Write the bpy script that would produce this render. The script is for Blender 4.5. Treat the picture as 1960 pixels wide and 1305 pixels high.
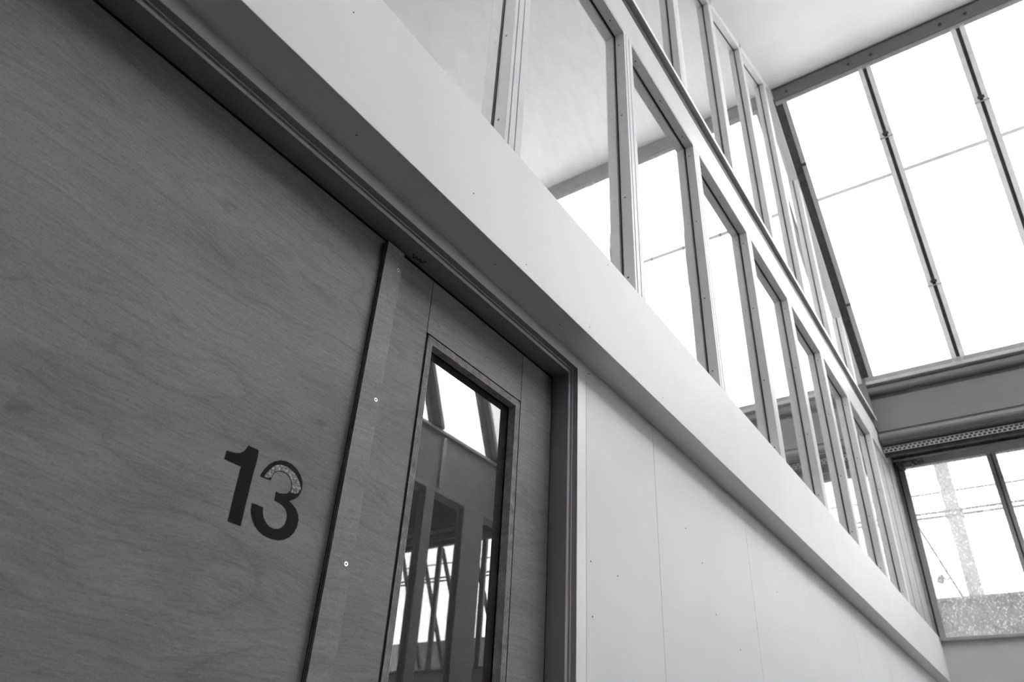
import bpy, bmesh, math, random
from mathutils import Matrix, Vector
random.seed(13)
for o in list(bpy.data.objects):
    bpy.data.objects.remove(o)
sc = bpy.context.scene
COL = sc.collection
H = 1.25                      # camera height above the floor; all z below are relative to the camera

# ------------------------------------------------------------------ camera
cam = bpy.data.cameras.new('camera')
cam.sensor_fit = 'HORIZONTAL'
cam.sensor_width = 36.0
cam.lens = 25.882
cam.clip_start = 0.01
cam.clip_end = 500
cam.dof.use_dof = True
cam.dof.focus_distance = 2.2
cam.dof.aperture_fstop = 4.5
camo = bpy.data.objects.new('camera', cam)
COL.objects.link(camo)
RIGHT = Vector((0.5660043, -0.8226964, 0.0530078))
DOWN = Vector((0.4702694, 0.2693905, -0.840402))
FWD = Vector((0.6771159, 0.500599, 0.5393651))
M = Matrix.Identity(4)
for i in range(3):
    M[i][0] = RIGHT[i]; M[i][1] = -DOWN[i]; M[i][2] = -FWD[i]
M.translation = (0, 0, H)
camo.matrix_world = M
sc.camera = camo

# ------------------------------------------------------------------ world and exposure
world = bpy.data.worlds.new('overcast_sky')
sc.world = world
world.use_nodes = True
bg = world.node_tree.nodes['Background']
bg.inputs[0].default_value = (1, 1, 1, 1)
bg.inputs[1].default_value = 9.7
sc.view_settings.view_transform = 'Standard'
sc.view_settings.look = 'None'
sc.view_settings.gamma = 1.0
sc.view_settings.use_curve_mapping = False
sc.view_settings.exposure = 0.0
sc.cycles.use_denoising = True
sc.cycles.max_bounces = 14
sc.cycles.diffuse_bounces = 7
sc.cycles.glossy_bounces = 5
sc.cycles.transparent_max_bounces = 24
sc.cycles.transmission_bounces = 8
sc.cycles.sample_clamp_indirect = 20.0


# ------------------------------------------------------------------ materials
def newmat(name):
    m = bpy.data.materials.new(name)
    m.use_nodes = True
    nt = m.node_tree
    p = nt.nodes['Principled BSDF']
    return m, nt, p


def N(nt, typ, **kw):
    n = nt.nodes.new(typ)
    for k, v in kw.items():
        if k in n.inputs:
            n.inputs[k].default_value = v
        else:
            setattr(n, k, v)
    return n


def ramp(nt, fac, stops):
    r = nt.nodes.new('ShaderNodeValToRGB')
    els = r.color_ramp.elements
    els[0].position, els[0].color = stops[0][0], (stops[0][1],) * 3 + (1,)
    els[1].position, els[1].color = stops[-1][0], (stops[-1][1],) * 3 + (1,)
    for p, v in stops[1:-1]:
        e = els.new(p)
        e.color = (v, v, v, 1)
    nt.links.new(fac, r.inputs[0])
    return r.outputs[0]


def mapping(nt, scale, loc=(0, 0, 0)):
    tc = nt.nodes.new('ShaderNodeTexCoord')
    mp = nt.nodes.new('ShaderNodeMapping')
    mp.inputs['Scale'].default_value = scale
    mp.inputs['Location'].default_value = loc
    nt.links.new(tc.outputs['Object'], mp.inputs['Vector'])
    return mp.outputs[0]


def mixmul(nt, a, b, fac=1.0):
    m = nt.nodes.new('ShaderNodeMix')
    m.data_type = 'RGBA'
    m.blend_type = 'MULTIPLY'
    m.inputs['Factor'].default_value = fac
    nt.links.new(a, m.inputs[6])
    nt.links.new(b, m.inputs[7])
    return m.outputs[2]


def paint(name, v, rough=0.5, var=0.06, scale=6.0, bump=0.0, bscale=120.0, spec=0.4, metallic=0.0, specks=False):
    m, nt, p = newmat(name)
    vec = mapping(nt, (1, 1, 1))
    n = N(nt, 'ShaderNodeTexNoise', Scale=scale, Detail=5.0, Roughness=0.6)
    nt.links.new(vec, n.inputs['Vector'])
    col = ramp(nt, n.outputs[0], [(0.3, v * (1 - var)), (0.7, min(1, v * (1 + var)))])
    if specks:
        n2 = N(nt, 'ShaderNodeTexNoise', Scale=55.0, Detail=1.0, Roughness=0.3)
        nt.links.new(vec, n2.inputs['Vector'])
        s = ramp(nt, n2.outputs[0], [(0.2, 0.45), (0.225, 1.0)])
        col = mixmul(nt, col, s)
    nt.links.new(col, p.inputs['Base Color'])
    p.inputs['Roughness'].default_value = rough
    p.inputs['Specular IOR Level'].default_value = spec
    p.inputs['Metallic'].default_value = metallic
    if bump:
        nb = N(nt, 'ShaderNodeTexNoise', Scale=bscale, Detail=3.0)
        nt.links.new(vec, nb.inputs['Vector'])
        b = N(nt, 'ShaderNodeBump', Strength=bump, Distance=0.001)
        nt.links.new(nb.outputs[0], b.inputs['Height'])
        nt.links.new(b.outputs[0], p.inputs['Normal'])
    return m


def plywood(name, v, seed):
    """rotary-cut veneer: grain along X, fine fibres and pores, a faint flame figure, blotches and pin knots"""
    m, nt, p = newmat(name)
    # warp the grain a little so that it drifts and swirls
    vw = mapping(nt, (1.6, 1.6, 2.6), (seed * 1.7, 0, seed))
    wn = N(nt, 'ShaderNodeTexNoise', Scale=1.5, Detail=2.0, Roughness=0.5)
    nt.links.new(vw, wn.inputs['Vector'])
    sub = N(nt, 'ShaderNodeVectorMath', operation='SUBTRACT'); sub.inputs[1].default_value = (.5, .5, .5)
    nt.links.new(wn.outputs['Color'], sub.inputs[0])

    def grain(scale, warp):
        mp = mapping(nt, scale, (seed, seed * .7, seed * 1.3))
        sc_ = N(nt, 'ShaderNodeVectorMath', operation='MULTIPLY'); sc_.inputs[1].default_value = (0, 0, warp)
        nt.links.new(sub.outputs[0], sc_.inputs[0])
        ad = N(nt, 'ShaderNodeVectorMath', operation='ADD')
        nt.links.new(mp, ad.inputs[0]); nt.links.new(sc_.outputs[0], ad.inputs[1])
        return ad.outputs[0]
    f = N(nt, 'ShaderNodeTexNoise', Scale=3.0, Detail=6.0, Roughness=0.7)
    nt.links.new(grain((1.5, 1.5, 36.0), 4.0), f.inputs['Vector'])
    fib = ramp(nt, f.outputs[0], [(0.25, 0.80), (0.5, 1.0), (0.78, 1.13)])
    f2 = N(nt, 'ShaderNodeTexNoise', Scale=2.0, Detail=4.0, Roughness=0.75)
    nt.links.new(grain((26.0, 26.0, 330.0), 36.0), f2.inputs['Vector'])
    por = ramp(nt, f2.outputs[0], [(0.25, 0.72), (0.5, 1.0), (0.75, 1.18)])
    # cross flecks
    f3 = N(nt, 'ShaderNodeTexNoise', Scale=2.0, Detail=3.0, Roughness=0.6)
    nt.links.new(mapping(nt, (150.0, 150.0, 90.0), (seed, 0, 0)), f3.inputs['Vector'])
    fle = ramp(nt, f3.outputs[0], [(0.3, 0.88), (0.5, 1.0), (0.72, 1.10)])
    # flame figure: thin dark growth lines, widely spaced
    w = N(nt, 'ShaderNodeTexNoise', Scale=1.0, Detail=1.5, Roughness=0.4)
    nt.links.new(grain((1.0, 1.0, 5.0), 0.9), w.inputs['Vector'])
    mul = N(nt, 'ShaderNodeMath', operation='MULTIPLY'); mul.inputs[1].default_value = 9.0
    nt.links.new(w.outputs[0], mul.inputs[0])
    frc = N(nt, 'ShaderNodeMath', operation='FRACT'); nt.links.new(mul.outputs[0], frc.inputs[0])
    fig = ramp(nt, frc.outputs[0], [(0.0, 0.89), (0.10, 0.99), (0.85, 1.03), (1.0, 0.98)])
    bl = N(nt, 'ShaderNodeTexNoise', Scale=1.3, Detail=4.0, Roughness=0.6)
    nt.links.new(mapping(nt, (2.0, 2.0, 5.0), (seed, seed, 0)), bl.inputs['Vector'])
    blo = ramp(nt, bl.outputs[0], [(0.28, 0.80), (0.5, 1.0), (0.75, 1.14)])
    kn = N(nt, 'ShaderNodeTexNoise', Scale=1.0, Detail=2.0, Roughness=0.4)
    nt.links.new(mapping(nt, (9.0, 9.0, 15.0), (seed * 2, 0, seed)), kn.inputs['Vector'])
    kno = ramp(nt, kn.outputs[0], [(0.19, 0.62), (0.27, 1.0)])
    base = N(nt, 'ShaderNodeRGB')
    base.outputs[0].default_value = (v, v, v, 1)
    col = base.outputs[0]
    for t in (fib, por, fle, fig, blo, kno):
        col = mixmul(nt, col, t)
    nt.links.new(col, p.inputs['Base Color'])
    p.inputs['Roughness'].default_value = 0.45
    p.inputs['Specular IOR Level'].default_value = 0.12
    b = N(nt, 'ShaderNodeBump', Strength=0.12, Distance=0.0008)
    nt.links.new(f2.outputs[0], b.inputs['Height'])
    nt.links.new(b.outputs[0], p.inputs['Normal'])
    return m


def glass(name, dust=0.02, speck=0.0, boost=1.0, trans=0.97):
    """thin pane: Fresnel mirror (both faces) over clear transmission, with a little dust"""
    m = bpy.data.materials.new(name)
    m.use_nodes = True
    nt = m.node_tree
    nt.nodes.clear()
    out = nt.nodes.new('ShaderNodeOutputMaterial')
    fr = N(nt, 'ShaderNodeFresnel', IOR=1.52)
    # 2R/(1+R), front faces only
    add = N(nt, 'ShaderNodeMath', operation='ADD'); add.inputs[1].default_value = 1.0
    nt.links.new(fr.outputs[0], add.inputs[0])
    dbl = N(nt, 'ShaderNodeMath', operation='MULTIPLY'); dbl.inputs[1].default_value = 2.0 * boost
    nt.links.new(fr.outputs[0], dbl.inputs[0])
    div = N(nt, 'ShaderNodeMath', operation='DIVIDE')
    nt.links.new(dbl.outputs[0], div.inputs[0]); nt.links.new(add.outputs[0], div.inputs[1])
    geo = nt.nodes.new('ShaderNodeNewGeometry')
    inv = N(nt, 'ShaderNodeMath', operation='SUBTRACT'); inv.inputs[0].default_value = 1.0
    nt.links.new(geo.outputs['Backfacing'], inv.inputs[1])
    fac = N(nt, 'ShaderNodeMath', operation='MULTIPLY', use_clamp=True)
    nt.links.new(div.outputs[0], fac.inputs[0]); nt.links.new(inv.outputs[0], fac.inputs[1])
    tr = nt.nodes.new('ShaderNodeBsdfTransparent')
    tr.inputs[0].default_value = (trans, trans, trans, 1)
    gl = N(nt, 'ShaderNodeBsdfGlossy', Roughness=0.0)
    gl.inputs[0].default_value = (0.98, 0.98, 0.98, 1)
    mix = nt.nodes.new('ShaderNodeMixShader')
    nt.links.new(fac.outputs[0], mix.inputs[0])
    nt.links.new(tr.outputs[0], mix.inputs[1]); nt.links.new(gl.outputs[0], mix.inputs[2])
    # dust
    vec = mapping(nt, (1, 1, 1))
    nz = N(nt, 'ShaderNodeTexNoise', Scale=9.0, Detail=6.0, Roughness=0.7)
    nt.links.new(vec, nz.inputs['Vector'])
    d = ramp(nt, nz.outputs[0], [(0.35, dust * 0.5), (0.75, dust * 1.6)])
    if speck:
        v2 = mapping(nt, (1, 1, 0.75))
        n2 = N(nt, 'ShaderNodeTexNoise', Scale=58.0, Detail=2.0, Roughness=0.5)
        nt.links.new(v2, n2.inputs['Vector'])
        s2 = ramp(nt, n2.outputs[0], [(0.50, 0.0), (0.72, speck)])
        ad = nt.nodes.new('ShaderNodeMix'); ad.data_type = 'RGBA'; ad.blend_type = 'ADD'
        ad.inputs['Factor'].default_value = 1.0
        nt.links.new(d, ad.inputs[6]); nt.links.new(s2, ad.inputs[7])
        d = ad.outputs[2]
    df = N(nt, 'ShaderNodeBsdfDiffuse'); df.inputs[0].default_value = (0.75, 0.75, 0.75, 1)
    tl = N(nt, 'ShaderNodeBsdfTranslucent'); tl.inputs[0].default_value = (0.75, 0.75, 0.75, 1)
    dm = nt.nodes.new('ShaderNodeMixShader'); dm.inputs[0].default_value = 0.5
    nt.links.new(df.outputs[0], dm.inputs[1]); nt.links.new(tl.outputs[0], dm.inputs[2])
    mx = nt.nodes.new('ShaderNodeMixShader')
    nt.links.new(d, mx.inputs[0])
    nt.links.new(mix.outputs[0], mx.inputs[1]); nt.links.new(dm.outputs[0], mx.inputs[2])
    nt.links.new(mx.outputs[0], out.inputs[0])
    return m


MT = dict(
    white=paint('white_wall_paint', 0.86, 0.45, 0.02, 2.5, 0.10, 260.0, 0.3, specks=False),
    white2=paint('white_gloss_trim_paint', 0.92, 0.35, 0.02, 4.0, 0.05, 90.0, 0.45),
    fascia=paint('white_fascia_paint', 0.83, 0.5, 0.025, 2.0, 0.22, 330.0, 0.3),
    ceil=paint('white_ceiling_paint', 0.82, 0.6, 0.03, 1.2, 0.0),
    frame=paint('painted_timber_frame', 0.70, 0.4, 0.04, 8.0, 0.08, 60.0, 0.4),
    rail=paint('off_white_rail_paint', 0.60, 0.4, 0.04, 5.0, 0.08, 60.0, 0.4),
    gap_shade=paint('black_gap_shade', 0.015, 0.6),  # painted shade for the gaps and grooves of the screen
    nail=paint('dark_nail_head', 0.03, 0.4, metallic=0.6),
    screw=paint('bright_screw_steel', 0.75, 0.3, metallic=1.0),
    black=paint('black_shadow_gap', 0.006, 0.8),  # solid black fill painted as shade inside narrow gaps; also small marks
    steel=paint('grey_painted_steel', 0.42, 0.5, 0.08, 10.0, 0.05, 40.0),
    bar=paint('light_grey_glazing_bar_paint', 0.88, 0.5, 0.08, 10.0, 0.05, 40.0),
    dsteel=paint('dark_weathered_steel', 0.06, 0.6, 0.3, 14.0, 0.1, 40.0),
    dplank=paint('dark_stained_plank', 0.10, 0.6, 0.4, 16.0, 0.2, 60.0),
    beam=paint('grey_beam_paint', 0.18, 0.55, 0.05, 5.0, 0.1, 160.0),
    sbeam=paint('pale_grey_steel_paint', 0.55, 0.55, 0.1, 6.0, 0.1, 160.0),
    tin=paint('bright_gap_metal', 0.72, 0.22, 0.25, 3.0, metallic=1.0),
    perf=paint('galvanised_perforated_steel', 0.62, 0.45, 0.1, 30.0, metallic=0.3),
    board=paint('grey_boarding_paint', 0.42, 0.5, 0.16, 9.0, 0.2, 80.0),
    endwall=paint('grey_white_end_wall_paint', 0.62, 0.6, 0.03, 3.0, 0.15, 200.0),
    floor=paint('dark_concrete_floor', 0.06, 0.6, 0.15, 2.0),
    ground=paint('pale_gravel_ground', 0.30, 0.9, 0.2, 0.6),
    concrete=paint('mottled_concrete', 0.46, 0.8, 0.25, 16.0, 0.3, 30.0),
    wire=paint('black_cable', 0.05, 0.5),
    vinyl=None, glint=None,
    plyL=plywood('plywood_left_leaf', 0.25, 1.0),
    plyA=plywood('plywood_stile', 0.255, 5.3),
    plyB=plywood('plywood_top_panel', 0.25, 9.1),
    plyC=plywood('plywood_batten', 0.29, 14.7),
    plyD=plywood('plywood_backing', 0.42, 21.4),
    plight=paint('pale_ply_veneer_edge', 0.42, 0.6, 0.35, 40.0),
    pdark=paint('dark_ply_glue_edge', 0.03, 0.6, 0.4, 40.0),
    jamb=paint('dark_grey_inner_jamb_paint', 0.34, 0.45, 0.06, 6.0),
    gdoor=glass('door_glass', 0.01, boost=1.15),
    gscreen=glass('screen_glass', 0.07),
    groof=glass('dimmed_roof_glass', 0.05, trans=0.75),  # transmission lowered to weaken the light from the far end
    gside=glass('side_glass', 0.05),
    gback=glass('dimmed_rear_glass', 0.05, trans=0.4),  # transmission lowered to weaken the added light from behind
    gend=glass('dirty_end_glass', 0.16, speck=0.4, trans=0.55),  # real dirt specks; transmission also lowered to weaken the end light
)

m, nt, p = newmat('black_vinyl')
vec = mapping(nt, (1, 1, 2.5))
nz = N(nt, 'ShaderNodeTexNoise', Scale=130.0, Detail=4.0, Roughness=0.6)
nt.links.new(vec, nz.inputs['Vector'])
b = N(nt, 'ShaderNodeBump', Strength=0.35, Distance=0.0015)
nt.links.new(nz.outputs[0], b.inputs['Height']); nt.links.new(b.outputs[0], p.inputs['Normal'])
p.inputs['Base Color'].default_value = (0.008, 0.008, 0.008, 1)
p.inputs['Roughness'].default_value = 0.3
p.inputs['Specular IOR Level'].default_value = 0.06
MT['vinyl'] = m
m, nt, p = newmat('crinkled_vinyl_glints')
vec = mapping(nt, (1, 1, 1))
nz = N(nt, 'ShaderNodeTexNoise', Scale=260.0, Detail=5.0, Roughness=0.75)
nt.links.new(vec, nz.inputs['Vector'])
c = ramp(nt, nz.outputs[0], [(0.36, 0.02), (0.52, 0.14), (0.66, 0.75)])  # pale noise paints the reflections on crinkled glossy vinyl
nt.links.new(c, p.inputs['Base Color'])
b = N(nt, 'ShaderNodeBump', Strength=0.6, Distance=0.002)
nt.links.new(nz.outputs[0], b.inputs['Height']); nt.links.new(b.outputs[0], p.inputs['Normal'])
p.inputs['Roughness'].default_value = 0.3
MT['glint'] = m


# ------------------------------------------------------------------ builders
class MB:
    def __init__(self):
        self.v = []; self.f = []; self.mi = []

    def box(self, x0, x1, y0, y1, z0, z1, mi=0):
        n = len(self.v)
        for z in (z0, z1):
            self.v += [(x0, y0, z), (x1, y0, z), (x1, y1, z), (x0, y1, z)]
        self.f += [(n, n + 3, n + 2, n + 1), (n + 4, n + 5, n + 6, n + 7), (n, n + 1, n + 5, n + 4),
                   (n + 1, n + 2, n + 6, n + 5), (n + 2, n + 3, n + 7, n + 6), (n + 3, n, n + 4, n + 7)]
        self.mi += [mi] * 6
        return self

    def hexa(self, pts, mi=0):
        """8 points: bottom ring 0-3 counter-clockwise seen from top, top ring 4-7"""
        n = len(self.v)
        self.v += [tuple(p) for p in pts]
        self.f += [(n, n + 3, n + 2, n + 1), (n + 4, n + 5, n + 6, n + 7), (n, n + 1, n + 5, n + 4),
                   (n + 1, n + 2, n + 6, n + 5), (n + 2, n + 3, n + 7, n + 6), (n + 3, n, n + 4, n + 7)]
        self.mi += [mi] * 6
        return self

    def prism_xz(self, prof, y0, y1, mi=0):
        """extrude an xz outline along y"""
        n = len(self.v); k = len(prof)
        for y in (y0, y1):
            self.v += [(a, y, c) for a, c in prof]
        self.f.append(tuple(range(n, n + k))); self.f.append(tuple(range(n + 2 * k - 1, n + k - 1, -1)))
        self.mi += [mi] * 2
        for i in range(k):
            j = (i + 1) % k
            self.f.append((n + i, n + k + i, n + k + j, n + j)); self.mi.append(mi)
        return self

    def prism_yz(self, prof, x0, x1, mi=0):
        n = len(self.v); k = len(prof)
        for x in (x0, x1):
            self.v += [(x, a, c) for a, c in prof]
        self.f.append(tuple(range(n, n + k))); self.f.append(tuple(range(n + 2 * k - 1, n + k - 1, -1)))
        self.mi += [mi] * 2
        for i in range(k):
            j = (i + 1) % k
            self.f.append((n + i, n + k + i, n + k + j, n + j)); self.mi.append(mi)
        return self

    def disc(self, c, axis, r, h, seg=10, mi=0):
        """short cylinder at c along axis"""
        ax = Vector(axis).normalized()
        u = ax.orthogonal().normalized(); w = ax.cross(u)
        n = len(self.v); c = Vector(c)
        for t in (0, h):
            for i in range(seg):
                a = 2 * math.pi * i / seg
                self.v.append(tuple(c + ax * t + (u * math.cos(a) + w * math.sin(a)) * r))
        self.f.append(tuple(range(n + seg - 1, n - 1, -1))); self.f.append(tuple(range(n + seg, n + 2 * seg)))
        self.mi += [mi] * 2
        for i in range(seg):
            j = (i + 1) % seg
            self.f.append((n + i, n + j, n + seg + j, n + seg + i)); self.mi.append(mi)
        return self

    def ring(self, c, axis, r0, r1, h, seg=14, mi=0):
        ax = Vector(axis).normalized()
        u = ax.orthogonal().normalized(); w = ax.cross(u)
        n = len(self.v); c = Vector(c)
        for t, r in ((0, r1), (h, r1), (h, r0), (0, r0)):
            for i in range(seg):
                a = 2 * math.pi * i / seg
                self.v.append(tuple(c + ax * t + (u * math.cos(a) + w * math.sin(a)) * r))
        for k in range(4):
            for i in range(seg):
                j = (i + 1) % seg
                k2 = (k + 1) % 4
                self.f.append((n + k * seg + i, n + k * seg + j, n + k2 * seg + j, n + k2 * seg + i)); self.mi.append(mi)
        return self

    def tube(self, pts, r, seg=8, mi=0):
        for a, b in zip(pts[:-1], pts[1:]):
            a = Vector(a); b = Vector(b)
            self.disc(a, b - a, r, (b - a).length, seg, mi)
        return self

    def build(self, name, mats, parent=None, bevel=0.0, recalc=True):
        me = bpy.data.meshes.new(name)
        if parent is None:
            xs = [a[0] for a in self.v]; ys = [a[1] for a in self.v]; zs = [a[2] for a in self.v]
            org = Vector(((min(xs) + max(xs)) / 2, (min(ys) + max(ys)) / 2, min(zs)))
        else:
            org = ORG[parent.name]
        me.from_pydata([tuple(Vector(a) - org) for a in self.v], [], self.f)
        if not isinstance(mats, (list, tuple)):
            mats = [mats]
        for mm in mats:
            me.materials.append(MT[mm])
        for pl, k in zip(me.polygons, self.mi):
            pl.material_index = k
        if recalc:
            bm = bmesh.new(); bm.from_mesh(me)
            bmesh.ops.recalc_face_normals(bm, faces=bm.faces)
            bm.to_mesh(me); bm.free()
        me.update()
        o = bpy.data.objects.new(name, me)
        COL.objects.link(o)
        if parent is None:
            o.location = org + Vector((0, 0, H))
        else:
            o.parent = parent
        ORG[o.name] = org
        if bevel:
            bv = o.modifiers.new('bevel', 'BEVEL')
            bv.width = bevel; bv.segments = 2; bv.limit_method = 'ANGLE'
        return o


ORG = {}


def thing(name, loc, label=None, cat=None, group=None, kind=None):
    o = bpy.data.objects.new(name, None)
    COL.objects.link(o)
    o.empty_display_size = 0.1
    o.location = Vector(loc) + Vector((0, 0, H))
    ORG[o.name] = Vector(loc)
    return tag(o, label, cat, group, kind)


def tag(o, label=None, cat=None, group=None, kind=None):
    if label: o['label'] = label
    if cat: o['category'] = cat
    if group: o['group'] = group
    if kind: o['kind'] = kind
    return o


def struct(o, label, cat):
    return tag(o, label, cat, None, 'structure')


def poly_plate(name, pts, y0, y1, mat, parent):
    """flat plate with an xz outline between depths y0 (front) and y1 (back)"""
    org = ORG[parent.name]
    bm = bmesh.new()
    fr = [bm.verts.new(Vector((a, y0, c)) - org) for a, c in pts]
    bk = [bm.verts.new(Vector((a, y1, c)) - org) for a, c in pts]
    bm.faces.new(fr)
    bm.faces.new(list(reversed(bk)))
    k = len(pts)
    for i in range(k):
        j = (i + 1) % k
        bm.faces.new((fr[i], bk[i], bk[j], fr[j]))
    bm.normal_update()
    bmesh.ops.triangulate(bm, faces=[f for f in bm.faces if len(f.verts) > 4], ngon_method='EAR_CLIP')
    bmesh.ops.recalc_face_normals(bm, faces=bm.faces)
    me = bpy.data.meshes.new(name)
    bm.to_mesh(me); bm.free()
    me.materials.append(MT[mat])
    o = bpy.data.objects.new(name, me)
    COL.objects.link(o)
    o.parent = parent
    ORG[o.name] = org
    return o


# ------------------------------------------------------------------ the setting: shell of the hall
YW, YR, XB, XE = 4.6, -8.2, -8.0, 9.12      # far side room wall, opposite wall, wall behind, end wall
YA = -3.56                                   # side glazing and side beam: the high bay ends here, a low aisle follows
FL = -H
CX, CZ, CS = 5.69, 7.05, 0.49                # ceiling plane z = CZ + CS*(x-CX)
GX, GZ, GS = 6.295, 7.122, 0.64                # sloping glazing plane x = GX + GS*(GZ-z)


def ceil_z(x): return CZ + CS * (x - CX)
def glz_x(z): return GX + GS * (GZ - z)
def glz_z(x): return GZ - (x - GX) / GS


XR = (GX + GS * GZ - GS * (CZ - CS * CX)) / (1 + GS * CS)      # ridge: ceiling meets glazing plane
ZR = ceil_z(XR)

struct(MB().box(XB, XE, YR, YW, FL - 0.1, FL).build('floor', 'floor'), 'grey concrete floor of the hall', 'floor')
BP = 8.0                                     # pitch of the saw-tooth bays
XV = .30                                     # valley between the bay in view and the one behind


def roof_slab(x0, x1, dx):
    pts = []
    for h in (0, .15):
        for x, y in ((x0, YA), (x1, YA), (x1, YW), (x0, YW)):
            pts.append((x, y, ceil_z(x - dx) + h))
    return MB().hexa(pts)


struct(roof_slab(XV, XR + .05, 0).build('ceiling', 'ceil'), 'smooth white sloping ceiling rising to the roof glazing', 'ceiling')
struct(roof_slab(XB - .1, XR - BP + .05, -BP).build('ceiling', 'ceil'), 'sloping white ceiling of the bay behind the viewpoint', 'ceiling')
struct(MB().box(XB - .2, XB, YR, YW, FL, 4.4).build('wall_back', 'dplank'), 'dark wall behind the viewpoint', 'wall')

# wall of the room beyond the glazed screen, sloped top
def saw_profile(zlow):
    g = glz_x(4.4)
    return [(XB, zlow), (XE, zlow), (XE, 3.6), (8.4, 3.6), (g, 4.4), (XR, ZR), (XV, ceil_z(XV)),
            (g - BP, 4.42), (XR - BP, ZR), (XB, ceil_z(XB + BP))]


struct(MB().prism_xz(saw_profile(FL), YW, YW + .2).build('wall_rear', 'white'), 'white wall of the room behind the glazed screen', 'wall')

# opposite wall
w = thing('wall_right', (2.5, YR - .1, FL))
struct(w, 'grey wall of the low aisle opposite the numbered door', 'wall')
SX0, SX1, SZ0, SZ1 = 6.6, 8.9, 1.4, 3.6
MB().box(XB, XE, YR - .2, YR, FL, SZ0).build('lower_wall', 'beam', w)
MB().box(XB, SX0, YR - .2, YR, SZ0, SZ1).build('wall_pier', 'beam', w)
MB().box(SX1, XE, YR - .2, YR, SZ0, SZ1).build('wall_pier', 'beam', w)
MB().box(XB, XE, YR - .2, YR, SZ1, 4.0).build('upper_wall', 'beam', w)
sw = thing('added_window_7', (4.0, YR - .1, SZ0))  # unseen window added to throw low light on the wall
struct(sw, 'added unseen side window of the low aisle, lighting wall and door', 'window')
nb = 3
for i in range(nb + 1):
    x = SX0 + (SX1 - SX0) * i / nb
    MB().box(x - .03, x + .03, YR - .15, YR - .02, SZ0, SZ1).build('mullion', 'steel', sw)
for i in range(nb):
    xa = SX0 + (SX1 - SX0) * i / nb + .03; xb = SX0 + (SX1 - SX0) * (i + 1) / nb - .03
    MB().box(xa, xb, YR - .105, YR - .1, SZ0, SZ1).build('pane', 'gside', sw)
struct(MB().box(XB, XE, YR - .2, YA, 4.0, 4.12).build('ceiling', 'beam'), 'flat grey ceiling of the low aisle', 'ceiling')

# outside ground
struct(MB().box(-60, 90, -80, 80, FL - .5, FL - .2).build('ground', 'ground'), 'pale ground outside the building', 'ground')

# ------------------------------------------------------------------ end wall with the lower window (window_4)
MB_ = MB().box(XE, XE + .2, YR, YW, FL, 1.735)
ew = thing('wall_far', (XE + .1, -1.0, FL))
struct(ew, 'pale grey end wall below the far window', 'wall')
MB_.build('wall_panel', 'endwall', ew)
MB().box(XE, XE + .2, YR, YW, 3.70, 4.3).build('lintel', 'endwall', ew)
MB().box(8.45, XE, YR, YW, 4.2, 4.3).build('gutter_soffit', 'dsteel', ew)

lw = thing('window_4', (9.1, 0.0, 1.735))
struct(lw, 'far lower window with dirty panes and grey steel frame', 'window')
LZ0, LZ1 = 1.75, 3.625
MB().box(9.06, 9.16, YR, 1.0, 1.722, LZ0 + .004).build('sill', 'steel', lw, .004)
MB().box(9.06, 9.16, 1.2, YW, 1.722, LZ0 + .004).build('sill', 'steel', lw)
MB().box(9.07, 9.15, YR, YW, LZ1, 3.71).build('head_rail', 'steel', lw, .004)
ml = [0.056 - 0.92 * k for k in range(0, 9)]
mr = [2.1, 3.0, 3.9]
for y in ml + mr:
    MB().box(9.085, 9.12, y + .008, y + .046, LZ0, LZ1).build('mullion', 'steel', lw)
    MB().box(9.085, 9.12, y - .046, y - .008, LZ0, LZ1).build('mullion', 'steel', lw)
    MB().box(9.105, 9.135, y - .008, y + .008, LZ0, LZ1).build('mullion_slot', 'dsteel', lw)
MB().box(9.08, 9.13, .935, 1.0, LZ0, LZ1).build('side_frame', 'steel', lw, .003)
MB().box(9.07, 9.135, .992, 1.008, LZ0, LZ1).build('side_slot', 'dsteel', lw)
MB().box(9.08, 9.13, 1.2, 1.25, LZ0, LZ1).build('side_frame', 'steel', lw)
edges = [.935] + [v for y in ml for v in (y + .046, y - .046)] + [YR]
for a, b in zip(edges[0::2], edges[1::2]):
    MB().box(9.110, 9.115, b, a, LZ0, LZ1).build('pane', 'gend' if a > -3.6 else 'gside', lw)
edges = [1.25] + [v for y in mr for v in (y - .046, y + .046)] + [YW]
for a, b in zip(edges[0::2], edges[1::2]):
    MB().box(9.110, 9.115, a, b, LZ0, LZ1).build('pane', 'gend', lw)

for y3 in (-6.22, -5.76, -5.34, -4.72):                    # slanting braces of the aisle window
    zt, zb_, k = LZ1, LZ0, -.37
    pts = []
    for z in (zb_, zt):
        y = y3 + k * (z - 3.2)
        pts += [(9.17, y - .03, z), (9.21, y - .03, z), (9.21, y + .03, z), (9.17, y + .03, z)]
    MB().hexa(pts).build('brace', 'dsteel', lw)

# ------------------------------------------------------------------ sloping roof glazing (window_3)
rg = thing('window_3', (GX, 0, GZ))
struct(rg, 'sloping roof glazing of tall bright panes in grey steel bars', 'window')
UD = Vector((-GS, 0, 1)).normalized()            # up the slope
ND = Vector((-1, 0, -GS)).normalized()           # into the room


def slope_box(mb, y0, y1, z0, z1, n0, n1, mi=0):
    """box on the glazing plane between heights z0..z1 (measured on the plane), y0..y1, and n0..n1 off the plane into the room"""
    pts = []
    for z in (z0, z1):
        base = Vector((glz_x(z), 0, z))
        for n, y in ((n0, y0), (n0, y1), (n1, y1), (n1, y0)):
            p = base + ND * n
            pts.append((p.x, y, p.z))
    return mb.hexa(pts, mi)


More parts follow.
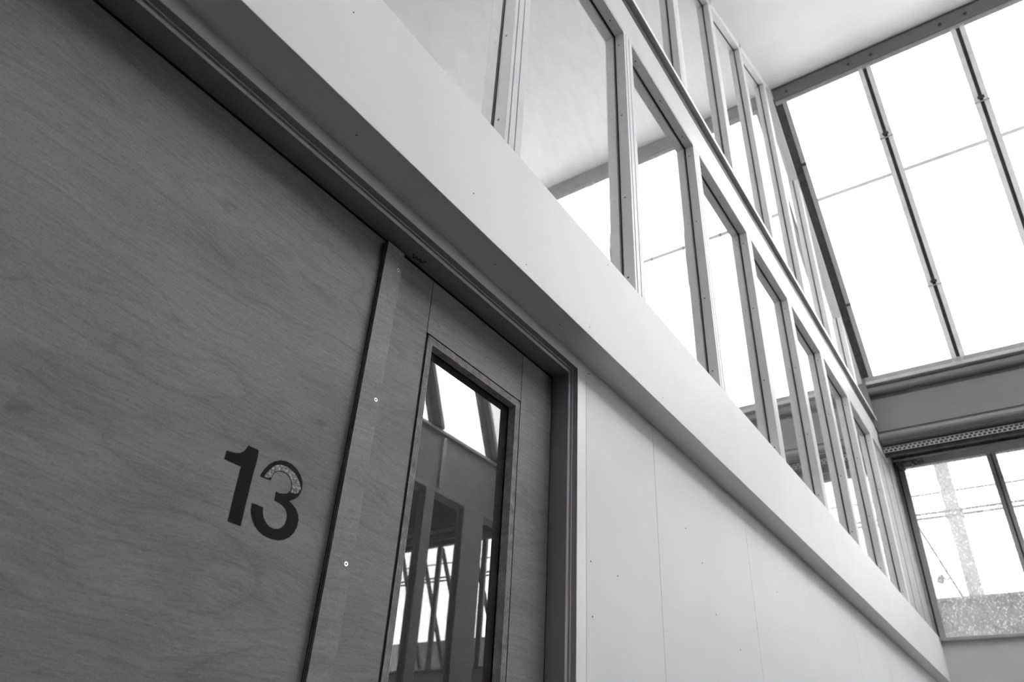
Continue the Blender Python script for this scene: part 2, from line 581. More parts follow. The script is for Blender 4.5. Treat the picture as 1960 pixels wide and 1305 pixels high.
GB, GT = 4.31, 7.122
gm = [0.060 - 0.915 * k for k in range(0, 4)]
gr = [2.55, 3.5]
for y in gm + gr:
    slope_box(MB(), y + .018, y + .066, GB - .02, GT + .02, -.02, .012).build('glazing_bar', 'bar', rg, .002)
    slope_box(MB(), y - .066, y - .018, GB - .02, GT + .02, -.02, .012).build('glazing_bar', 'bar', rg, .002)
    slope_box(MB(), y - .018, y + .018, GB - .02, GT + .02, -.03, -.012).build('glazing_slot', 'dsteel', rg)
    for zc in (6.475, 5.05):
        slope_box(MB(), y - .03, y + .03, zc - .012, zc + .012, .008, .03).build('clip', 'dsteel', rg)
        slope_box(MB(), y - .072, y + .072, zc - .04, zc - .03, .008, .02).build('clip', 'steel', rg)
# frame at the screen and top rail
slope_box(MB(), 0.905, .955, GB - .1, GT + .05, -.02, .012).build('side_frame', 'steel', rg, .003)
slope_box(MB(), 0.955, 1.12, GB - .1, GT + .1, -.06, -.006).build('side_slot', 'dsteel', rg)
for zc in (6.475, 5.05):
    slope_box(MB(), .905, 1.0, zc - .012, zc + .012, .008, .028).build('clip', 'dsteel', rg)
slope_box(MB(), YA, 1.03, GT, GT + .04, -.02, .012).build('top_rail', 'steel', rg, .003)
slope_box(MB(), YA, 1.03, GT + .04, GT + .15, -.03, .03).build('top_plate', 'beam', rg, .004)
slope_box(MB(), YA, 1.03, GT + .15, GT + .24, -.03, .0).build('ridge_shade', 'dplank', rg)  # dark strip paints the shadow band between top plate and ceiling
slope_box(MB(), 1.2, YW, GT, GT + .24, -.02, .012).build('top_rail', 'steel', rg)
slope_box(MB(), 1.2, 1.26, GB - .1, GT + .1, -.02, .012).build('side_frame', 'steel', rg)
for k in range(10):                                       # bolts along the top plate
    y = 0.875 - 0.915 * (k // 2) - (0.68 if k % 2 else 0.0)
    c = Vector((glz_x(GT + .092), y, GT + .092)) + ND * .03
    MB().disc(c, ND, .016, .012, 8).build('bolt', 'dsteel', rg)
slope_box(MB(), YA, 1.0, GB - .05, GB + .03, -.02, .012).build('bottom_rail', 'steel', rg, .003)
slope_box(MB(), 1.2, YW, GB - .05, GB + .03, -.02, .012).build('bottom_rail', 'steel', rg)
cols = [.905] + [v for y in gm for v in (y + .066, y - .066)] + [YA]
pairs = list(zip(cols[1::2], cols[0::2]))[:0] + [(cols[i + 1], cols[i]) for i in range(0, len(cols) - 1, 2)]
cols2 = [1.26] + [v for y in gr for v in (y - .066, y + .066)] + [YW]
pairs += [(cols2[i], cols2[i + 1]) for i in range(0, len(cols2) - 1, 2)]
for y0, y1 in pairs:
    slope_box(MB(), y0, y1, 6.117, GT, -.006, -.001).build('pane', 'groof', rg)
    slope_box(MB(), y0, y1, GB + .03, 6.084, -.006, -.001).build('pane', 'groof', rg)
    slope_box(MB(), y0, y1, 6.084, 6.117, -.012, .006).build('transom_bar', 'bar', rg)

# ------------------------------------------------------------------ end beam under the roof glazing
eb = thing('roof_beam', (8.4, -1.0, 3.55))
tag(eb, 'long grey moulded roof beam between the sloping glazing and the far lower window', 'beam')


def half_round(x, zc, r, n=7):
    return [(x - r * math.cos(math.pi * (i / (n - 1) - .5)), zc + r * math.sin(math.pi * (i / (n - 1) - .5))) for i in range(n)]


class KB(MB):
    """beam section drawn at nominal size, then set to the bay size by KF"""
    def build(self, *a, **k):
        self.v = [(x * KF, y, z * KF) for x, y, z in self.v]
        return MB.build(self, *a, **k)


KF = .973
for y0, y1 in ((YR, 1.0), (1.2, YW)):
    KB().box(8.26, 8.55, y0, y1, 4.345, 4.385).build('top_ledge', 'steel', eb, .004)
    KB().prism_xz([(8.50, 4.235), (8.50, 4.345)] + list(reversed(half_round(8.34, 4.29, .05))), y0, y1).build('upper_moulding', 'beam', eb)
    KB().box(8.365, 8.5, y0, y1, 4.17, 4.24).build('moulding_shade', 'dsteel', eb)  # dark strip paints the shading line under the moulding
    KB().box(8.36, 8.5, y0, y1, 3.66, 4.19).build('web', 'beam', eb)
    KB().box(8.345, 8.37, y0, y1, 3.785, 3.835).build('lower_fillet', 'beam', eb, .004)
    KB().prism_xz([(8.50, 3.66), (8.50, 3.765)] + list(reversed(half_round(8.36, 3.715, .046))), y0, y1).build('lower_moulding', 'beam', eb)
    KB().box(8.46, 8.62, y0, y1, 3.60, 3.67).build('soffit_gap', 'dsteel', eb)
    KB().box(8.6, 9.1, y0, y1, 3.74, 3.80).build('soffit_plank', 'dplank', eb)
KB().box(9.02, 9.08, YR, 1.0, 3.71, 3.79).build('head_plank', 'dplank', eb)
# perforated strip with two staggered rows of slots
mb = KB()
PY0 = 1.0
for za, zb in ((3.578, 3.584), (3.606, 3.613), (3.634, 3.642)):
    mb.box(8.448, 8.452, -2.4, PY0, za, zb)
for r, (za, zb) in enumerate(((3.584, 3.606), (3.613, 3.634))):
    y = PY0 - (.02 if r else 0)
    while y > -2.4:
        mb.box(8.448, 8.452, y - .016, y, za, zb)
        y -= .044
mb.box(8.448, 8.452, YR, -2.4, 3.578, 3.642)
mb.build('perforated_strip', 'perf', eb)
KB().box(8.50, 8.52, YR, 1.0, 3.55, 3.66).build('backing_strip', 'dsteel', eb)
# ragged dark filler in the corner above the far window
mb = MB()
for k in range(14):
    yy = 1.0 - .02 * k
    mb.box(8.98, 9.09, yy - .021, yy, 3.62 - random.uniform(-.01, .05) + .004 * k, 3.76)
mb.build('corner_filler', 'dplank', eb)

# ------------------------------------------------------------------ partition wall (wall_left) with jointed panels
wl = thing('wall_left', (4.0, 1.15, FL))
struct(wl, 'white panelled partition wall beside the plywood door', 'wall')
PY, PT = 1.109, 0.012
joints = [1.9475, 2.4815, 3.511, 4.548, 5.555, 6.57, 7.59, 8.61, 9.12]
for a, b in zip(joints[:-1], joints[1:]):
    MB().box(a + .0012, b - .0012, PY, PY + PT, FL, 1.345).build('panel', 'white', wl, .0008)
MB().box(1.95, 9.12, PY + PT, 1.2, FL, 1.6).build('wall_core', 'jamb', wl)
joints = [XB, -6.9, -5.9, -4.9, -3.9, -2.9, -1.87, -0.85]
for a, b in zip(joints[:-1], joints[1:]):
    MB().box(a + .0012, b - .0012, PY, PY + PT, FL, 1.345).build('panel', 'white', wl, .0008)
MB().box(XB, -.85, PY + PT, 1.2, FL, 1.6).build('wall_core', 'jamb', wl)
MB().box(XB, 9.12, 1.13, 1.2, 1.345, 1.76).build('wall_core', 'white', wl)
MB().prism_xz([(XB, 1.77), (-.46, 1.77), (-.46, 3.99), (XV, 4.40), (glz_x(4.4) - BP - .02, 4.42), (XR - BP, ZR), (XB, ceil_z(XB + BP))], 1.04, 1.12).build('upper_wall', 'white', wl)
# little dents and specks on the panels near the frame
for x, z in ((1.962, 1.315), (1.972, 1.321), (1.975, .66), (1.985, .50), (2.15, .66), (2.9, .9), (3.0, .72), (3.25, .63), (3.9, 1.02), (2.75, 1.0)):
    MB().disc((x, PY + .0005, z), (0, -1, 0), .0028, .0010, 7).build('nail_dent', 'nail', wl)

# ------------------------------------------------------------------ boxed fascia (trim_2)
t2 = thing('trim_2', (2.5, 1.05, 1.342))
struct(t2, 'broad white boxed fascia running above the door and wall panels', 'fascia')
MB().box(XB, 9.12, 1.0, 1.022, 1.340, 1.766).build('fascia_board', 'fascia', t2, .0015)
MB().box(XB, 9.12, 1.0225, 1.112, 1.343, 1.357).build('soffit_board', 'fascia', t2, .001)
MB().box(XB, 9.12, 1.012, 1.13, 1.745, 1.764).build('top_board', 'fascia', t2)
for x, z in ((.62, 1.62), (1.13, 1.44), (1.40, 1.375), (1.78, 1.372), (2.35, 1.375), (1.92, 1.73)):
    MB().disc((x, 1.0005, z), (0, -1, 0), .0022, .001, 7).build('paint_chip', 'nail', t2)
for x in (.75, 1.32, 1.68):
    MB().disc((x, 1.055, 1.3435), (0, 0, -1), .0018, .001, 7).build('nail_dent', 'nail', t2)

# ------------------------------------------------------------------ door frame (trim_1)
t1 = thing('trim_1', (0.7, 1.16, FL))
struct(t1, 'stepped white door frame around the plywood double door', 'door frame')
XL_ = -.80                      # inner face of the left jamb
XJ = 1.877
ZH = 1.287
# head: inner lining, middle lining, front strip
MB().box(XL_ - .06, XJ + .06, 1.1385, 1.27, ZH, ZH + .06).build('head_lining', 'jamb', t1)
MB().box(XL_ - .011, XJ + .011, 1.136, 1.1385, ZH, ZH + .0105).build('head_lip', 'white2', t1)
MB().box(XL_ - .011, XJ + .011, 1.1275, 1.136, ZH + .0105, ZH + .04).build('head_step', 'jamb', t1)
MB().box(XL_ - .011, XJ + .0115, 1.1265, 1.1285, ZH + .0095, ZH + .012).build('head_groove_bead', 'white2', t1)
MB().box(XL_ - .011, XJ + .0125, 1.1095, 1.1275, ZH + .0125, ZH + .04).build('head_step', 'jamb', t1)
MB().box(XL_ - .07, XJ + .067, 1.109, 1.1105, ZH + .0145, 1.345).build('head_strip', 'white2', t1)
# right jamb
MB().box(XJ, XJ + .06, 1.1385, 1.27, FL, ZH).build('jamb_lining', 'jamb', t1)
MB().box(XJ, XJ + .0105, 1.136, 1.1385, FL, ZH).build('jamb_lip', 'white2', t1)
MB().box(XJ + .0105, XJ + .04, 1.1285, 1.136, FL, ZH + .0105).build('jamb_step', 'steel', t1)
MB().box(XJ + .0095, XJ + .012, 1.1265, 1.1285, FL, ZH + .0105).build('jamb_groove_bead', 'white2', t1)
MB().box(XJ + .0125, XJ + .04, 1.1095, 1.1275, FL, ZH + .0125).build('jamb_step', 'steel', t1)
MB().box(XJ + .0125, XJ + .0685, 1.108, 1.1095, FL, 1.345).build('jamb_strip', 'white2', t1, .0006)
# left jamb (outside the picture)
MB().box(XL_ - .03, XL_, 1.1385, 1.25, FL, ZH).build('jamb_lining', 'jamb', t1)
MB().box(XL_ - .04, XL_ - .0105, 1.1095, 1.1385, FL, ZH + .0125).build('jamb_step', 'steel', t1)
MB().box(XL_ - .05, XL_ - .0125, 1.108, 1.1095, FL, 1.345).build('jamb_strip', 'white2', t1)
# faint pencil scribble under the head
sp = [(1.1079, 1.1791), (1.116, 1.1789), (1.118, 1.186), (1.1256, 1.1901), (1.1262, 1.1788), (1.133, 1.184), (1.1381, 1.1862), (1.1401, 1.1761), (1.1485, 1.1862), (1.1559, 1.1807), (1.1527, 1.1721), (1.1591, 1.1717)]
MB().tube([(a, b, ZH - .0004) for a, b in sp], .0011, 5).build('pencil_scribble', 'black', t1)

# ------------------------------------------------------------------ door_1: plywood leaf with the number
d1 = thing('door_1', (0.1, 1.22, FL))
struct(d1, 'large plywood door leaf marked with a black number 13', 'door')
D = 1.2
MB().box(XL_ + .004, 1.0235, D, D + .04, FL + .01, ZH - .011).build('plywood_panel', 'plyL', d1, .0008)
MB().box(XL_, 1.06, D + .003, D + .03, ZH - .012, ZH).build('head_gap', 'black', d1)
one = [(0.7793, 0.5775), (0.8044, 0.5778), (0.8062, 0.5643), (0.8064, 0.5469), (0.8055, 0.5292), (0.8075, 0.4247), (0.7779, 0.4248), (0.7763, 0.4777), (0.7751, 0.5315), (0.7366, 0.5323), (0.7364, 0.5495), (0.7557, 0.5525), (0.7663, 0.5567), (0.7722, 0.5622), (0.7765, 0.5697)]
three = [(0.8219, 0.5291), (0.8235, 0.5368), (0.8276, 0.5461), (0.8354, 0.5589), (0.8462, 0.57), (0.8595, 0.5776), (0.8741, 0.5813), (0.8891, 0.5805), (0.9042, 0.5751), (0.9169, 0.5655), (0.9252, 0.5534), (0.9271, 0.5419), (0.9261, 0.5316), (0.9225, 0.522), (0.9139, 0.5132), (0.9026, 0.5059), (0.9135, 0.5017), (0.9237, 0.4954), (0.9318, 0.4865), (0.9352, 0.476), (0.9352, 0.4626), (0.9306, 0.4489), (0.9219, 0.437), (0.9102, 0.4286), (0.8977, 0.4238), (0.8823, 0.4217), (0.864, 0.4227), (0.8494, 0.4273), (0.8359, 0.4357), (0.8263, 0.4472), (0.8203, 0.4598), (0.819, 0.4736), (0.832, 0.4743), (0.846, 0.4737), (0.8477, 0.465), (0.8519, 0.4562), (0.8597, 0.4486), (0.8692, 0.4433), (0.8809, 0.4423), (0.8905, 0.4447), (0.8993, 0.4507), (0.9049, 0.4599), (0.9061, 0.4706), (0.9041, 0.4795), (0.8981, 0.488), (0.8885, 0.4925), (0.8774, 0.4945), (0.8674, 0.495), (0.8666, 0.5138), (0.8745, 0.5127), (0.8834, 0.5148), (0.8941, 0.5189), (0.9002, 0.5275), (0.9006, 0.5365), (0.8976, 0.5454), (0.8893, 0.5534), (0.8785, 0.5573), (0.8678, 0.5567), (0.8583, 0.5528), (0.8518, 0.5464), (0.8479, 0.5303)]
glint = [(0.8309, 0.5322), (0.8362, 0.5438), (0.846, 0.5583), (0.8536, 0.5646), (0.863, 0.569), (0.8783, 0.5706), (0.8966, 0.5664), (0.9103, 0.5573), (0.9195, 0.548), (0.9241, 0.5386), (0.9175, 0.5264), (0.9014, 0.5228), (0.9016, 0.5307), (0.9007, 0.5383), (0.8974, 0.546), (0.8893, 0.5541), (0.8779, 0.5582), (0.8663, 0.5575), (0.8559, 0.5532), (0.8494, 0.5464), (0.8475, 0.5367), (0.8406, 0.5327)]
tag(poly_plate('numeral', one, D - .0006, D + .0002, 'vinyl', d1), 'glossy black numeral 1')
n3 = tag(poly_plate('numeral', three, D - .0006, D + .0002, 'vinyl', d1), 'black numeral 3 with painted glints on its crinkled upper bowl')
poly_plate('crinkle_glints', glint, D - .0009, D - .0005, 'glint', n3)

# ------------------------------------------------------------------ door_2: narrow leaf with the glazed slot
d2 = thing('door_2', (1.45, 1.22, FL))
struct(d2, 'narrow plywood door leaf with a tall glazed slot', 'door')
SXA, SXB = 1.2275, 1.690                       # seams either side of the glazing
OX0, OX1, OZ1 = 1.2355, 1.6845, 1.0955         # outside of the plywood glazing bead
IX0, IX1, IZ1 = 1.2545, 1.6635, 1.0745
ZB = -.75
st = MB().box(1.03, SXA - .001, D, D + .04, FL + .01, ZH - .011).build('hinge_stile', 'plyA', d2, .0008)
MB().box(SXA + .001, SXB - .001, D, D + .04, OZ1 + .006, ZH - .011).build('top_panel', 'plyB', d2, .0008)
MB().box(SXB + .001, XJ - .008, D, D + .04, FL + .01, ZH - .011).build('lock_stile', 'plyA', d2, .0008)
MB().box(SXA + .001, SXB - .001, D, D + .04, FL + .01, ZB - .026).build('bottom_panel', 'plyB', d2, .0008)
MB().box(1.06, XJ, D + .003, D + .03, ZH - .012, ZH).build('head_gap', 'black', d2)
MB().box(SXA - .002, SXB + .003, D + .03, D + .036, ZB - .04, ZH - .01).box(SXA - .002, SXA + .002, D + .0015, D + .03, FL + .02, ZH - .011).box(SXB - .002, SXB + .002, D + .0015, D + .03, FL + .02, ZH - .011).build('seam_backing', 'black', d2)
MB().box(SXA - .001, OX0, D + .0025, D + .034, ZB - .02, OZ1 + .006).box(OX1, SXB + .001, D + .0025, D + .034, ZB - .02, OZ1 + .006).box(SXA, SXB, D + .0025, D + .034, OZ1, OZ1 + .006).build('glazing_gap', 'black', d2)
MB().box(XJ - .008, XJ, D + .003, D + .035, FL + .01, ZH).build('jamb_gap', 'black', d2)


def ply_side(a, b, horizontal, sgn, z0, z1):
    """laminated bead: plies run along its length, edge-on to the viewer"""
    mb = MB()
    k = 9
    for i in range(k):
        u0 = a + (b - a) * i / k; u1 = a + (b - a) * (i + 1) / k
        mi = i % 2
        yf = D - .001 + (.0006 if mi else 0)
        w0, w1 = i / k * .020, i / k * .020
        if horizontal:
            mb.box(z0 + w0, z1 - w0, yf, D + .0255, min(u0, u1), max(u0, u1), mi)
        else:
            mb.box(min(u0, u1), max(u0, u1), yf, D + .0255, z0, z1 - w0, mi)
    return mb


ply_side(OX0, IX0, False, 1, ZB, OZ1).build('glazing_bead', ['plight', 'pdark'], d2)
ply_side(OX1, IX1, False, 1, ZB, OZ1).build('glazing_bead', ['plight', 'pdark'], d2)
ply_side(OZ1, IZ1, True, 1, OX0, OX1).build('glazing_bead', ['plight', 'pdark'], d2)
ply_side(ZB - .02, ZB, True, -1, OX0, OX1).build('glazing_bead', ['plight', 'pdark'], d2)
MB().box(OX0, OX1, D + .0285, D + .0335, ZB - .01, OZ1 - .002).build('pane', 'gdoor', d2)
# black strips painted as the shaded slot between bead and glass
MB().box(OX0, IX0 - .001, D + .0255, D + .0284, ZB, OZ1 - .001).box(IX1 + .001, OX1, D + .0255, D + .0284, ZB, OZ1 - .001).box(OX0, OX1, D + .0255, D + .0284, IZ1 + .001, OZ1).build('slot_shade', 'black', d2)
MB().box(OX0, OX1, D + .042, D + .05, ZB - .01, OZ1 + .05).build('backing_board', 'plyD', d2)
# the plywood batten covering the meeting edges
bt = MB().box(1.0203, 1.084, 1.1845, 1.1853, FL + .01, ZH - .018, 0)
k = 5
for i in range(k):
    y0 = 1.1853 + .0147 * i / k; y1 = 1.1853 + .0147 * (i + 1) / k
    bt.box(1.0203 + (.0008 if i % 2 else 0), 1.0838, y0, y1, FL + .01, ZH - .018, 1 + (i % 2))
bat = bt.build('batten', ['plyC', 'pdark', 'plight'], d2)
for x, z in ((1.0717, 1.2048), (1.0714, .8125), (1.0676, .4214), (1.068, .03), (1.068, -.36), (1.068, -.75)):
    s = MB().ring((x, 1.1846, z), (0, -1, 0), .0026, .0048, .0008, 14).build('screw', 'screw', bat)
    MB().disc((x, 1.1847, z), (0, -1, 0), .0028, .0003, 10).build('screw_socket', 'black', bat)
MB().box(-1.0, 2.05, 1.27, 1.30, FL, 1.76).box(-1.0, 2.05, 1.19, 1.28, 1.36, 1.40).build('rear_lining', 'jamb', t1)

# ------------------------------------------------------------------ glazed screen: lower row (window_1)
XM = [-0.55, 0.355, 1.258, 2.174, 3.08, 4.0, 4.905, 5.80, 6.70, 7.605]
MW = .092
RZ = 3.455                     # underside of the rail
W0 = 1.74


def mullion(win, x, yf, yg, z0, z1, nails, w=MW, dep=.05, nailz=()):
    """timber mullion: core with a bead either side, grooves between, nails in the left bead"""
    core = MB().box(x + .004, x + w - .004, yf + .012, yg + .05, z0, z1).box(x + .024, x + .052, yf, yf + .012, z0, z1).build('mullion', 'frame', win)
    MB().box(x, x + .018, yf, yg - .006, z0, z1).build('glazing_bead', 'frame', core, .0012)
    MB().box(x + .058, x + w, yf, yg - .006, z0, z1).build('glazing_bead', 'frame', core, .0012)
    MB().box(x - .003, x + .003, yg - .0065, yg - .0005, z0, z1).build('gap_shade', 'gap_shade', core)  # black strip paints the shaded gap where bead meets glass
    MB().box(x, x + w, yg + .006, yg + .05, z0, z1).build('rear_bead', 'frame', core)
    for z in nailz:
        if z0 < z < z1:
            MB().disc((x + .0004, (yf + yg) / 2 + .003, z), (-1, 0, 0), .0042, .0008, 8).build('nail', 'nail', core)
    return core


w1 = thing('window_1', (3.0, 1.06, W0))
struct(w1, 'lower row of tall panes in the white timber glazed screen', 'window')
Y1, G1 = 1.01, 1.066
for i, x in enumerate(XM):
    j = .012 * ((i * 7) % 5 - 2)
    mullion(w1, x, Y1, G1, W0, RZ + .02, 4, nailz=(3.375 + j * .3, 2.847 + j, 2.312 + j, 1.87 + j))
# rail
MB().box(XB, 8.47, Y1, 1.116, RZ + .016, 3.735).build('rail', 'rail', w1, .0012)
for a, b in zip(XM[:-1], XM[1:]):
    hb = MB().box(a + MW, b, Y1, G1 - .006, RZ, RZ + .011).build('head_bead', 'frame', w1, .001)
    MB().box(a + MW, b, Y1 + .0015, G1 - .006, RZ + .011, RZ + .0165).build('head_groove', 'gap_shade', w1)
    MB().box(a + MW, b, G1 + .006, 1.116, RZ, RZ + .018).build('rear_head_bead', 'frame', w1)
    MB().box(a + MW, b, G1 - .0065, G1 - .0005, RZ - .003, RZ + .003).build('gap_shade', 'gap_shade', w1)
    for t in (.12, .5, .88):
        MB().disc((a + MW + (b - a - MW) * t, 1.037, RZ - .0006), (0, 0, 1), .004, .0008, 8).build('nail', 'nail', hb)
    MB().box(a + .03, b + .01, G1 - .0005, G1 + .0055, W0, RZ + .01).build('pane', 'gscreen', w1)
MB().box(XB, 8.5, 1.03, 1.116, 1.70, W0 + .03).build('sill_rail', 'frame', w1)

# ------------------------------------------------------------------ ledge with the bright strip (trim_3)
t3 = thing('trim_3', (2.5, 1.03, 3.735))
struct(t3, 'narrow white ledge with a shiny strip between the two rows of panes', 'ledge')
MB().box(XB, 8.43, 1.0102, 1.10, 3.735, 3.757).build('shadow_gap', 'gap_shade', t3)  # flush dark strip paints the shade of the gap above the rail
MB().box(XB, 8.42, 1.012, 1.06, 3.757, 3.823).build('bright_gap_strip', 'tin', t3, .002)  # metal strip stands in for a narrow glazed gap showing bright light
MB().box(XB, 8.42, .985, 1.12, 3.823, 3.8525).build('ledge_board', 'steel', t3)
MB().box(XB, 8.42, .983, .985, 3.822, 3.8535).build('ledge_edge', 'white2', t3)
for x in (1.95, 2.78, 3.36, 4.2, 5.1, 6.0, 6.9):
    MB().box(x, x + .05, 1.009, 1.014, 3.748, 3.765).build('strip_joint', 'nail', t3)

# ------------------------------------------------------------------ glazed screen: upper row (window_2)
w2 = thing('window_2', (3.0, 1.09, 3.85))
struct(w2, 'upper row of panes in the white timber screen under the sloping ceiling', 'window')
Y2, G2 = 1.035, 1.088
HS = .47


def head_z(x): return 6.16 + HS * (x - 4.034)


def top_z(x): return min(head_z(x), glz_z(x) - .03)


XM2 = XM + [8.40]
for i, x in enumerate(XM2):
    zt = min(ceil_z(x), glz_z(x + MW) - .02)
    if zt < 3.95:
        continue
    mullion(w2, x, Y2, G2, 3.85, zt, 0)
for a, b in zip(XM2[:-1], XM2[1:]):
    x0, x1 = a + MW, b
    # head piece filling up to the ceiling or the sloping glazing
    za, zb = head_z(x0), head_z(x1)
    if glz_z(x1) > zb + .1:
        MB().hexa([(x0, Y2, za), (x1, Y2, zb), (x1, G2 - .006, zb), (x0, G2 - .006, za),
                   (x0, Y2, ceil_z(x0)), (x1, Y2, ceil_z(x1)), (x1, G2 - .006, ceil_z(x1)), (x0, G2 - .006, ceil_z(x0))]).build('head_rail', 'frame', w2)
        MB().hexa([(x0, G2 + .006, za), (x1, G2 + .006, zb), (x1, G2 + .04, zb), (x0, G2 + .04, za),
                   (x0, G2 + .006, ceil_z(x0)), (x1, G2 + .006, ceil_z(x1)), (x1, G2 + .04, ceil_z(x1)), (x0, G2 + .04, ceil_z(x0))]).build('rear_head_rail', 'frame', w2)
        MB().hexa([(x0, G2 - .0065, za - .003), (x1, G2 - .0065, zb - .003), (x1, G2 - .0005, zb - .003), (x0, G2 - .0005, za - .003),
                   (x0, G2 - .0065, za + .004), (x1, G2 - .0065, zb + .004), (x1, G2 - .0005, zb + .004), (x0, G2 - .0005, za + .004)]).build('gap_shade', 'gap_shade', w2)
    ta, tb = min(za + .05, glz_z(x0) - .02), min(zb + .05, glz_z(x1) - .02)
    xs = [x0 - .03, x1 + .005]
    if ta > 3.9 and tb > 3.87:
        # outline of the pane in xz, clipped by the head and by the sloping glazing
        pts = [(xs[0], 3.85), (xs[1], 3.85), (xs[1], tb)]
        xc = (6.16 + .05 - HS * 4.034 - GZ - GX / GS + .02) / (-HS - 1 / GS)
        if x0 < xc < x1:
            pts.append((xc, head_z(xc) + .05))
        pts.append((xs[0], ta))
        MB().prism_xz(pts, G2 - .0005, G2 + .0055).build('pane', 'gscreen', w2)
# sloping closing member under the roof glazing
p0 = (XR - .05, ZR - .08); p1 = (glz_x(4.3), 4.3)
dx = Vector((p1[0] - p0[0], p1[1] - p0[1])).normalized(); nx = Vector((dx.y, -dx.x))
if nx.x > 0: nx = -nx
pr = [p0, p1, (p1[0] + nx.x * .05, p1[1] + nx.y * .05), (p0[0] + nx.x * .05, p0[1] + nx.y * .05)]
MB().prism_xz(pr, 1.035, 1.13).build('raking_frame', 'frame', w2)
MB().prism_xz([(XR - .35, ceil_z(XR - .35) - .14), (XR - .12, glz_z(XR - .12) - .26), (XR + .06, ZR - .1), (XR + .06, ZR + .1), (XR - .35, ceil_z(XR - .35) + .05)], 1.032, 1.13).build('ridge_filler', 'frame', w2)

# ------------------------------------------------------------------ boarded reveal at the end of the screen (trim_4)
t4 = thing('trim_4', (8.8, 1.04, 1.745))
struct(t4, 'grey vertical boarding between the last mullion and the far window', 'boarding')
bx = [7.70, 7.93, 8.16, 8.39, 8.62, 8.85, 9.075]
for i, (a, b) in enumerate(zip(bx[:-1], bx[1:])):
    MB().box(a, b - .010, 1.030 + .004 * (i % 2), 1.06, W0, 3.75).build('board', 'board', t4, .003)
MB().box(7.70, 9.16, 1.055, 1.2, W0, 3.9).build('backing', 'dplank', t4)
MB().box(9.07, 9.16, 1.0, 1.06, W0, 3.75).build('corner_post', 'board', t4)
MB().box(8.06, 8.5, .998, 1.2, 3.72, 4.33).build('corner_block', 'beam', t4)
MB().box(7.697, 8.45, Y1, 1.06, RZ, RZ + .02).build('head_board', 'frame', t4)

# ------------------------------------------------------------------ column line of the hall (seen mirrored in the door glass)
sb = thing('side_beam', (5.0, -3.5, 3.35))
tag(sb, 'grey lattice side beam reflected in the door glass', 'beam')
MB().box(XB, 8.3, -3.56, -3.50, 3.42, 4.14).build('web', 'sbeam', sb)
MB().box(XB, 8.3, -3.62, -3.44, 4.14, 4.16).build('top_flange', 'sbeam', sb)
MB().box(XB, 8.3, -3.62, -3.44, 3.33, 3.35).build('bottom_flange', 'sbeam', sb)
for za, zb in ((4.12, 4.22), (3.345, 3.42)):
    mb = MB()
    mb.box(XB, 8.3, -3.498, -3.494, za, za + .035).box(XB, 8.3, -3.498, -3.494, zb - .035, zb)
    x = -1.0
    while x < 8.28:
        mb.box(x, x + .035, -3.498, -3.494, za + .035, zb - .035)
        x += .075
    mb.build('perforated_angle', 'perf', sb)
for x in (2.7, 4.7, 6.68):
    MB().box(x - .03, x + .03, -3.50, -3.46, 3.42, 4.12).build('stiffener', 'perf', sb)
lab = ['grey steel column under the side beam, nearer one mirrored in the door glass', 'wide grey steel column under the side beam, farther one mirrored in the door glass']
for k, (x0, x1) in enumerate(((6.40, 6.56), (7.17, 7.585))):
    c = thing('steel_column', ((x0 + x1) / 2, -3.5, FL), lab[k], 'column')
    MB().box(x0, x1, -3.56, -3.535, FL + .02, 3.33).build('flange', 'sbeam', c)
    MB().box(x0, x1, -3.465, -3.44, FL + .02, 3.33).build('flange', 'sbeam', c)
    MB().box((x0 + x1) / 2 - .015, (x0 + x1) / 2 + .015, -3.535, -3.465, FL + .02, 3.33).build('web', 'sbeam', c)
    MB().box(x0 - .05, x1 + .05, -3.62, -3.38, FL, FL + .02).build('base_plate', 'dsteel', c)
# side glazing above the beam, with slanting struts as its bars
w5 = thing('window_5', (3.0, -3.53, 4.22))
struct(w5, 'high side glazing with slanting grey struts above the side beam', 'window')
ST = .42


def strut_top(xb):
    zt = (xb + ST * 4.22 - CX + CZ / CS) / (ST + 1 / CS)
    return min(zt, (GX + GS * GZ - xb - ST * 4.22) / (GS - ST)) - .06


XS = [7.71 - 1.268 * k for k in range(0, 6)]
for xb in XS:
    zt = strut_top(xb)
    xt = xb - ST * (zt - 4.22)
    for f0, f1, mt in ((0, .13, 'dsteel'), (.13, .19, 'steel')):
        MB().hexa([(xb + f0, -3.57, 4.22), (xb + f1, -3.57, 4.22), (xb + f1, -3.45, 4.22), (xb + f0, -3.45, 4.22),
                   (xt + f0, -3.57, zt), (xt + f1, -3.57, zt), (xt + f1, -3.45, zt), (xt + f0, -3.45, zt)]).build('strut', mt, w5)
for k, xb in enumerate(XS):
    x0 = xb + .19
    x1 = XS[k - 1] if k else 8.30
    za, zb = strut_top(x0), (strut_top(x1) if k else 4.30)
    MB().hexa([(x0, -3.515, 4.22), (x1, -3.515, 4.22), (x1, -3.51, 4.22), (x0, -3.51, 4.22),
               (x0 - ST * (za - 4.22), -3.515, za), (x1 - ST * (zb - 4.22), -3.515, zb), (x1 - ST * (zb - 4.22), -3.51, zb), (x0 - ST * (za - 4.22), -3.51, za)]).build('pane', 'gside', w5)

# unseen sloping glazing added behind the viewpoint to even out the light
w6 = thing('added_window_6', (-1.0, -1.0, 4.4))
struct(w6, 'added unseen saw-tooth roof glazing behind the viewpoint, for light', 'window')


def shifted(mb):
    mb.v = [(x - BP, y, z) for x, y, z in mb.v]
    return mb


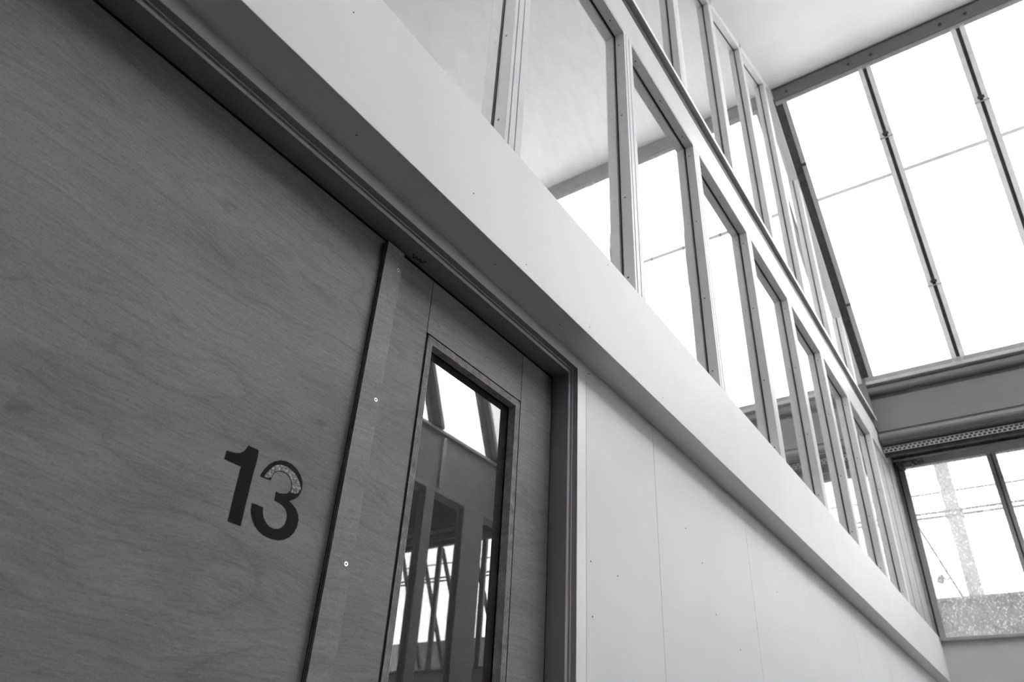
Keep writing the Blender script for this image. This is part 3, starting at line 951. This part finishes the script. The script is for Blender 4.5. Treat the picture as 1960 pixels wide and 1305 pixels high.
yr = [1.05, 1.95, 2.85, 3.75, YW]  # panes added over the rear room to light the screen reveals
for y0, y1 in zip(yr[:-1], yr[1:]):
    shifted(slope_box(MB(), y0 + .05, y1 - .05, 4.30, 7.40, -.006, -.001)).build('pane', 'gside', w6)
    shifted(slope_box(MB(), y1 - .05, y1 + .05, 4.30, 7.44, -.02, .02)).build('glazing_bar', 'steel', w6)
yy = [YA, -2.6, -1.65, -.7, .25, 1.03]
for y0, y1 in zip(yy[:-1], yy[1:]):
    shifted(slope_box(MB(), y0 + .05, y1 - .05, 4.40, 7.40, -.006, -.001)).build('pane', 'gback', w6)
    shifted(slope_box(MB(), y1 - .05, y1 + .05, 4.40, 7.44, -.02, .02)).build('glazing_bar', 'steel', w6)
MB().prism_xz([(XB, 4.12), (glz_x(4.4) - BP, 4.12), (glz_x(4.4) - BP, 4.42), (XR - BP, ZR), (XB, ceil_z(XB + BP))], -3.57, -3.47).build('side_panel', 'white', w6)

# ------------------------------------------------------------------ outside, seen through the far window
cp = thing('concrete_post', (11.53, .71, FL - .2), 'mottled concrete post standing outside the far window', 'post')
MB().box(11.45, 11.62, .625, .80, FL - .2, 5.2).build('shaft', 'concrete', cp, .008)
for z in (4.37, 4.29):
    MB().box(11.43, 11.64, .60, .825, z * 11.5 / 13 - .012, z * 11.5 / 13 + .012).build('strap', 'steel', cp)
wl_ = ['uppermost thin wire crossing outside the far window', 'upper of the paired cables crossing outside the far window', 'lower of the paired cables crossing outside the far window']
for lab, z, r in zip(wl_, (4.683, 4.37, 4.295), (.013, .019, .019)):
    tag(MB().tube([(13, 6, z + .02), (13, 1, z), (13, -3, z + .01), (13, -8, z + .06), (13, -15, z + .15)], r, 6).build('overhead_cable', 'wire'), lab, 'cable', 'cables outside the far window')
gw = thing('guy_wire', (13.1, .5, 1.52), 'slanting stay wire with a small lamp outside the far window', 'wire')
MB().tube([(13.1, 1.60, 5.03), (13.1, 1.356, 4.222), (13.1, .843, 2.60), (13.1, .5, 1.52)], .017, 6).build('wire', 'wire', gw)
MB().tube([(13.1, 1.097, 3.386), (13.1, 1.14, 3.355), (13.1, 1.20, 3.38)], .014, 6).build('lamp_arm', 'steel', gw)
MB().disc((13.1, 1.25, 3.32), (0, -.5, 1), .05, .10, 10).disc((13.1, 1.21, 3.41), (0, -.5, 1), .025, .03, 8).build('lamp_head', 'dsteel', gw)
pp = thing('parapet_wall', (10.3, -1, FL - .2), 'low concrete parapet outside the bottom of the far window', 'parapet')
MB().box(10.2, 10.35, YR, YW, FL - .2, 2.36).build('upstand', 'concrete', pp)
MB().box(10.17, 10.38, YR, YW, 2.36, 2.405).build('coping', 'steel', pp, .006)
